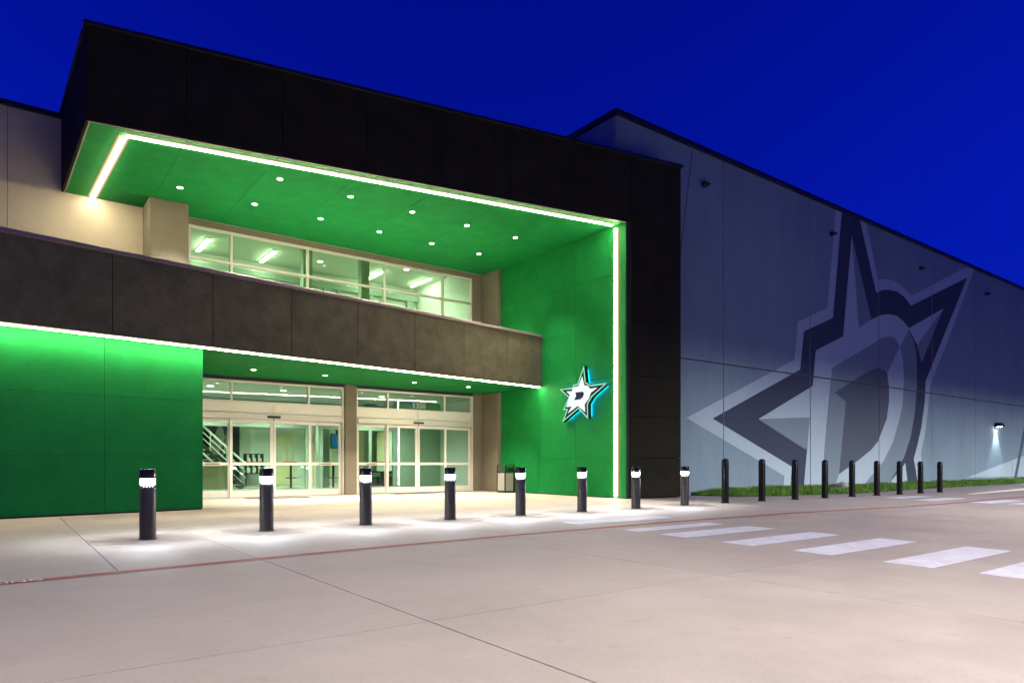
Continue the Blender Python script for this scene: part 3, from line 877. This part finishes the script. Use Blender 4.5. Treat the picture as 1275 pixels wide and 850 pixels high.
# ================================================================== LIGHT STRIPS
def strip(name_label, segs, halo_band):
    t = thing("light_strip", name_label, "light strip", (0, 0, 0), 0, "warm white light strips outlining the entrance")
    a = MB(); b = MB(); c = MB()
    for (p, q, nrm) in segs:
        p, q, nrm = Vector(p), Vector(q), Vector(nrm)
        d = (q - p).normalized(); s = d.cross(nrm).normalized()
        def slabq(mb, w, h0, h1):
            vs = [p - s * w + nrm * h0, q - s * w + nrm * h0, q + s * w + nrm * h0, p + s * w + nrm * h0,
                  p - s * w + nrm * h1, q - s * w + nrm * h1, q + s * w + nrm * h1, p + s * w + nrm * h1]
            mb.add(vs, [(3, 2, 1, 0), (4, 5, 6, 7), (0, 1, 5, 4), (1, 2, 6, 5), (2, 3, 7, 6), (3, 0, 4, 7)])
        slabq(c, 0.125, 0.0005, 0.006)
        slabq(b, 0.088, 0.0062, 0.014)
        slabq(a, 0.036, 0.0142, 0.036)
    c.build("halo_fringe", E_glow_fringe, t)  # flat emitting bands stand in for the soft halo beside the strip
    b.build("halo_band", E_glow_band, t)
    a.build("diffuser", E_strip, t)
    return t
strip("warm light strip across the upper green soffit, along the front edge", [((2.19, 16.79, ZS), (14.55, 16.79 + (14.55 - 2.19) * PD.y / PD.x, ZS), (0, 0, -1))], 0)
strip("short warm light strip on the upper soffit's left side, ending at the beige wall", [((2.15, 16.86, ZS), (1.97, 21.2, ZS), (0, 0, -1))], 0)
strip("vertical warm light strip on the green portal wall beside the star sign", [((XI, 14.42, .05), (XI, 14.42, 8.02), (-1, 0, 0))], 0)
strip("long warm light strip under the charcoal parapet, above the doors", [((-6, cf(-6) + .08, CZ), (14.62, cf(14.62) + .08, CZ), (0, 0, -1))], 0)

# ================================================================== DOWNLIGHTS
def make_down(r, glow=None, power=0, cone=84, tone=(1.0, 0.88, 0.70)):
    t = thing("downlight", "round downlight", "downlight", (0, 0, 0))
    m = MB()
    n = 20
    for (ra, rb, z0, z1) in ((r * 1.25, r * .98, -.006, -.012),):
        vs = [(ra * math.cos(2 * math.pi * i / n), ra * math.sin(2 * math.pi * i / n), -.0005) for i in range(n)]
        vs += [(ra * math.cos(2 * math.pi * i / n), ra * math.sin(2 * math.pi * i / n), -.010) for i in range(n)]
        vs += [(rb * math.cos(2 * math.pi * i / n), rb * math.sin(2 * math.pi * i / n), -.012) for i in range(n)]
        fs = [(i, (i + 1) % n, n + (i + 1) % n, n + i) for i in range(n)] + [(n + i, n + (i + 1) % n, 2 * n + (i + 1) % n, 2 * n + i) for i in range(n)]
        m.add(vs, fs)
    m.build("trim_ring", M_trim, t, smooth=True)
    MB().cyl(0, 0, -.011, -.002, r * .97, n=20).build("lens", glow or E_down, t)
    if power:
        d = bpy.data.lights.new("downlight_beam", 'SPOT')
        d.energy = power
        d.color = tone
        d.spot_size = math.radians(cone)
        d.spot_blend = 0.7
        d.shadow_soft_size = 0.05
        l = bpy.data.objects.new("downlight_beam", d)
        COL.objects.link(l); l.parent = t; l.location = (0, 0, -.03)
    return t
ORD = ["first", "second", "third", "fourth", "fifth", "sixth"]
proto = make_down(0.068, power=460)
first = True
def put(x, y, z, label, group, src):
    global first
    o = src if first else copy_tree(src)
    first = False
    o.location = (x, y, z)
    tag(o, label, "downlight", group)
for i, x in enumerate((3.7, 5.57, 7.43, 9.29, 11.13, 12.96)):
    put(x, 19.15, ZS, "downlight in the upper green soffit, back row, %s from the left" % ORD[i], "downlights in the upper green soffit", proto)
for i, x in enumerate((5.58, 7.45, 9.30, 11.13, 12.94)):
    put(x, 17.08, ZS, "downlight in the upper green soffit, front row, %s from the left" % ORD[i], "downlights in the upper green soffit", proto)
first = True
proto2 = make_down(0.068, power=450, cone=100)
for i, x in enumerate((5.61, 7.67, 10.63, 12.7)):
    put(x, 19.4, CZ, "round downlight under the lower canopy above the glass doors, %s from the left" % ORD[i], "downlights under the lower canopy", proto2)

# ================================================================== STAR SIGN
sg = thing("star_sign", "illuminated star sign with letter D and cyan halo on the green wall", "sign", (XI, 16, 3.3))
def sheet(name, key, x0, x1, mat, shrink=1.0):
    pts = SIGN[key]
    cyy = sum(p[0] for p in pts) / len(pts); czz = sum(p[1] for p in pts) / len(pts)
    pts = [(cyy + (a - cyy) * shrink - 16, czz + (b - czz) * shrink - 3.3) for a, b in pts]
    n = len(pts)
    tri = tessellate_polygon([[Vector((a, b, 0)) for a, b in pts]])
    m = MB()
    m.add([(x0 - XI, a, b) for a, b in pts] + [(x1 - XI, a, b) for a, b in pts],
          [tuple(t) for t in tri] + [tuple(n + i for i in t) for t in tri] + [(i, (i + 1) % n, n + (i + 1) % n, n + i) for i in range(n)])
    return m.build(name, mat, sg)
sheet("halo_light", 'outer', 14.655, 14.675, E_halo, 0.90)
sheet("letter_box", 'outer', 14.512, 14.650, M_sign_dark)
def rim(name, key, x0, x1, w, mat):
    pts = [(a - 16, b - 3.3) for a, b in SIGN[key]]
    n = len(pts)
    m = MB()
    ins = []
    for i in range(n):
        p, c, q = Vector(pts[i - 1]), Vector(pts[i]), Vector(pts[(i + 1) % n])
        d1, d2 = (c - p).normalized(), (q - c).normalized()
        n1, n2 = Vector((-d1.y, d1.x)), Vector((-d2.y, d2.x))
        b = (n1 + n2)
        b = b.normalized() * min(w / max(.25, b.length / 2), w * 3.2) if b.length > 1e-3 else n1 * w
        ins.append(c + b * SGN)
    m.add([(x0 - XI, a, b) for a, b in pts] + [(x0 - XI, v.x, v.y) for v in ins] + [(x1 - XI, a, b) for a, b in pts] + [(x1 - XI, v.x, v.y) for v in ins],
          [(i, (i + 1) % n, n + (i + 1) % n, n + i) for i in range(n)] + [(i, (i + 1) % n, 2 * n + (i + 1) % n, 2 * n + i) for i in range(n)]
          + [(n + i, n + (i + 1) % n, 3 * n + (i + 1) % n, 3 * n + i) for i in range(n)])
    return m.build(name, mat, sg)
_p = SIGN['outer']
SGN = 1 if sum(_p[i][0] * _p[(i + 1) % len(_p)][1] - _p[(i + 1) % len(_p)][0] * _p[i][1] for i in range(len(_p))) > 0 else -1
rim("edge_line", 'outer', 14.502, 14.5115, 0.036, E_mint)
sheet("navy_border", 'navy', 14.504, 14.5115, M_sign_navy)
sheet("star_face", 'white', 14.494, 14.5035, E_face)
sheet("letter_counter", 'counter', 14.486, 14.4935, M_sign_navy)

# ================================================================== BOLLARDS
def lit_bollard():
    t = thing("lit_bollard", "lit bollard", "bollard", (0, 0, 0))
    MB().lathe([(.118, 0), (.118, .012), (.104, .014), (.104, .700), (.098, .712)], 32).build("post", M_bronze, t, smooth=True)
    b = MB()
    for i in range(14):
        a = 2 * math.pi * i / 14
        b.bar((.085 * math.cos(a), .085 * math.sin(a), .712), (.085 * math.cos(a), .085 * math.sin(a), .742), .016)
    b.cyl(0, 0, .712, .722, .09, n=24)
    b.build("louvre", M_dark, t)
    MB().lathe([(.088, .785), (.090, .788), (.090, .828), (.088, .832)], 32).build("lens", E_boll, t, smooth=True)
    MB().lathe([(.098, .744), (.101, .747), (.101, .782), (.098, .784)], 32).build("lens_ring", E_lens2, t, smooth=True)
    MB().lathe([(.103, .833), (.104, .837), (.104, .952), (.100, .962), (.085, .966)], 32).build("cap", M_bcap, t, smooth=True)
    d = bpy.data.lights.new("bollard_lamp", 'SPOT')
    d.energy = 44
    d.color = (0.82, 0.89, 1.0)
    d.spot_size = math.radians(158)
    d.spot_blend = 0.45
    d.shadow_soft_size = 0.02
    l = bpy.data.objects.new("bollard_lamp", d)
    COL.objects.link(l); l.parent = t; l.location = (0, 0, .826)
    return t
LBX = (1.63, 3.30, 4.97, 6.68, 8.36, 10.02, 11.75, 13.62)
LBL = ["leftmost, before the solid green wall", "in front of the left sliding doors", "in front of the brown pillar between the two door sets",
       "in front of the right sliding doors", "in front of the rubbish bin", "below the glowing star sign", "before the portal's black leg, right of the vertical strip",
       "rightmost lit one, at the portal's right edge"]
LBY = (10.55, 10.73, 10.77, 10.82, 10.86, 10.85, 10.9, 11.0)
bp = lit_bollard()
for i, (x, y) in enumerate(zip(LBX, LBY)):
    o = bp if i == 0 else copy_tree(bp)
    o.location = (x, y, 0)
    o.rotation_euler = (0, 0, random.uniform(0, 6))
    tag(o, "lit bollard with white ring, " + LBL[i], "bollard", "lit bollards in front of the entrance")
def black_bollard():
    t = thing("black_bollard", "black bollard", "bollard", (0, 0, 0))
    MB().lathe([(.118, -.02), (.118, .015), (.10, .03), (.092, .034), (.092, 1.09), (.089, 1.115), (.08, 1.14), (.063, 1.16), (.04, 1.172), (.012, 1.177)], 28).build("sleeve", M_blk, t, smooth=True)
    MB().lathe([(.0935, 1.06), (.0945, 1.063), (.0945, 1.069), (.0935, 1.072)], 28).build("seam_ring", M_dark, t, smooth=True)
    return t
bb = black_bollard()
words9 = ["nearest, just right of the last lit bollard", "second from the left", "third from the left, before the painted star's lower point", "fourth from the left", "fifth, in the middle of the black row",
          "sixth from the left", "seventh from the left", "second from the right end", "farthest, at the right end"]
for i in range(9):
    x = 15.33 + i * (28.7 - 15.33) / 8
    o = bb if i == 0 else copy_tree(bb)
    o.location = (x, 11.05, gz(x))
    tag(o, "unlit black bollard, " + words9[i], "bollard", "unlit black bollards along the grey hall")

# ================================================================== RUBBISH BIN
rb = thing("rubbish_bin", "square grey rubbish bin with dark open top by the green portal wall", "bin", (14.2, 19.35, 0))
w, d_, hh = .42, .5, 1.0
fb = MB()
for x in (0, w - .04):
    for y in (0, d_ - .04):
        fb.box(x, x + .04, y, y + .04, 0, hh - .03)
fb.box(-.01, w + .01, -.01, d_ + .01, hh - .03, hh)
fb.box(.002, w - .002, .002, d_ - .002, .0, .06)
fb.box(.001, w - .001, .001, .039, .70, .74).box(.001, .039, .041, d_ - .041, .70, .74).box(w - .039, w - .001, .041, d_ - .041, .70, .74)
fb.build("frame", M_bin, rb, bevel=0.005)
MB().box(.05, w - .05, .008, .02, .07, .69).build("front_panel", M_bin_panel, rb, bevel=0.004)
MB().box(.008, .02, .05, d_ - .05, .07, .69).build("side_panel", M_bin_panel, rb, bevel=0.004)
MB().box(w - .02, w - .008, .05, d_ - .05, .07, .69).build("side_panel", M_bin_panel, rb, bevel=0.004)
MB().box(.05, w - .05, d_ - .02, d_ - .008, .07, .69).build("back_panel", M_bin_panel, rb, bevel=0.004)
MB().box(.06, w - .06, .06, d_ - .06, .06, .62).build("liner", M_dark, rb)

# ================================================================== THINGS INSIDE
def tube(x, y, z, L, label):
    t = thing("linear_lamp", label, "ceiling lamp", (x, y, z), 0, "linear lamps on the upper room ceiling")
    MB().box(-.07, .07, -L / 2, L / 2, -.05, -.001).build("housing", M_int_white, t)
    MB().box(-.065, .065, -L / 2 + .02, L / 2 - .02, -.085, -.052).build("diffuser", E_tube, t, bevel=0.01)
for (x, y, l) in ((5.6, 25.2, "behind the leftmost upper pane"), (7.8, 25.2, "behind the second upper pane from the left"), (14.0, 25.0, "behind the second upper pane from the right"), (12.0, 25.2, "behind the middle upper pane")):
    tube(x, y, 8.598, 1.6, "glowing linear lamp on the upper room ceiling, " + l)
first = True
ip = make_down(0.10, E_lobby, power=330, cone=140, tone=(0.95, 1.0, 0.93))
il = ["vestibule, left of the pillar", "lobby, left", "lobby, middle", "vestibule, right of the pillar", "lobby, right", "vestibule, far left"]
for i, (x, y) in enumerate(((7.6, 22.9), (6.2, 28.2), (9.9, 29.6), (11.2, 22.9), (12.9, 28.6), (5.3, 22.9))):
    put(x, y, 3.478, "round ceiling light inside behind the glass, " + il[i], "ceiling lights inside the lobby", ip)
first = True
up = make_down(0.10, E_lobby, power=200, cone=150, tone=(0.95, 1.0, 0.93))
for i, (x, y) in enumerate(((9.6, 24.8), (12.7, 23.8), (6.7, 23.6))):
    put(x, y, 8.598, "round ceiling light in the upper room, " + ("middle", "right", "left")[i], "ceiling lights in the upper room", up)

st = thing("staircase", "open staircase with pale handrails behind the leftmost door pane", "staircase", (6.35, 27.4, 0), math.radians(-58))
for i in range(14):
    MB().box(-.26 * i - .14, -.26 * i + .14, 0, 1.4, .2 * i + .16, .2 * i + .2).build("tread", M_int_sage, st)
MB().bar((.2, -.05, 0.05), (-3.4, -.05, 2.85), .06, .3).bar((.2, 1.45, 0.05), (-3.4, 1.45, 2.85), .06, .3).build("stringer", M_dark, st)
for y in (-.1, 1.5):
    MB().bar((.3, y, 1.0), (-3.0, y, 3.35), .06).build("handrail", M_steel, st)
    MB().bar((.3, y, .45), (-3.0, y, 2.85), .03).bar((.3, y, .7), (-3.0, y, 3.1), .03).build("rail", M_steel, st)
    for i in range(4):
        x = .2 - .85 * i
        MB().bar((x, y, .65 * i + .05), (x, y, .65 * i + 1.05), .04).build("baluster", M_steel, st)
gp = thing("wall_graphic", "dark navy wall graphic with pale shapes behind the stairs", "wall graphic", (5.4, 32.28, 0))
MB().box(0, 3.0, 0, .08, 0.9, 3.3).build("panel", M_navy, gp)
for pts in ([(1.9, 1.5), (2.5, 2.9), (2.7, 2.2), (2.4, 1.4)], [(.5, 1.2), (1.2, 2.2), (1.4, 1.5)], [(2.6, 1.4), (2.75, 2.6), (2.9, 1.8)]):
    MB().add([(a, -.006, b) for a, b in pts] + [(a, -.001, b) for a, b in pts], [tuple(range(len(pts)))] + [(i, (i + 1) % len(pts), len(pts) + (i + 1) % len(pts), len(pts) + i) for i in range(len(pts))]).build("pale_shape", M_bin_panel, gp)
ct = thing("reception_counter", "pale wooden counter inside behind the leftmost door pane", "counter", (5.0, 26.2, 0))
MB().box(0, 1.7, 0, .6, 0, .92).build("front", M_wood, ct, bevel=0.01)
MB().box(-.05, 1.75, -.05, .65, .922, .97).build("counter_top", M_int_white, ct, bevel=0.01)
for i, (x, w_) in enumerate(((.5, .22), (1.2, .26))):
    b_ = thing("paper_stack", ("white pile of leaflets on the counter, left one", "white pile of leaflets on the counter, right one")[i], "leaflets", (5.0 + x, 26.3, .9705), 0, "leaflets on the counter")
    MB().box(0, w_, 0, .3, 0, .12).build("sheets", M_int_white, b_, bevel=0.004)
def high_table(x, y, label):
    t = thing("high_table", label, "table", (x, y, 0), 0, "black pedestal tables in the lobby")
    MB().lathe([(.28, 0), (.28, .02), (.05, .04)], 20).build("foot", M_dark, t, smooth=True)
    MB().lathe([(.045, .04), (.045, 1.0)], 16).build("pedestal", M_dark, t, smooth=True)
    MB().lathe([(.36, 1.0), (.36, 1.04)], 24).build("table_top", M_dark, t, smooth=True)
    MB().lathe([(.22, .42), (.22, .45)], 20).build("foot_ring", M_dark, t, smooth=True)
high_table(9.6, 28.0, "black pedestal table seen through the third left door pane")
high_table(11.1, 27.2, "black pedestal table seen beside the pillar through the last left door pane")
sc = thing("wall_screen", "small blue lit screen inside, seen left of the pillar", "screen", (11.35, 27.35, 1.65))
MB().box(-.3, .3, 0, .06, 0, .62).build("case", M_dark, sc, bevel=0.01)
MB().box(-.27, .27, -.008, -.001, .03, .59).build("display", E_screen, sc)
MB().box(-.04, .04, .06, .12, .25, 1.81).build("bracket", M_dark, sc)
sh = thing("display_shelf", "black cubby shelf with white items against the lobby wall", "shelf", (8.82, 31.7, .55))
for i in range(4):
    MB().box(i * .25, i * .25 + .05, 0, .35, 0, .9).build("divider", M_dark, sh)
for z in (0, .43, .88):
    MB().box(.0, .8, .002, .348, z, z + .04).build("board", M_dark, sh)
for i in range(3):
    for z in (.042, .472):
        MB().box(i * .25 + .08, i * .25 + .22, .05, .3, z, z + .25).build("stored_box", M_int_white, sh)
for x in (.02, .7):
    MB().box(x, x + .08, .1, .25, -.55, .0).build("leg", M_dark, sh)
for i, x in enumerate((11.9, 12.45)):
    t = thing("lobby_bin", ("black lobby bin behind the right doors, left one", "black lobby bin behind the right doors, right one")[i], "bin", (x, 25.2, 0), 0, "bins inside the right doors")
    MB().box(0, .4, 0, .4, .0, .72).build("body", M_dark, t, bevel=0.01)
    MB().box(.04, .36, -.012, -.002, .5, .66).build("flap", M_int_sage, t)

bpy.context.view_layer.update()
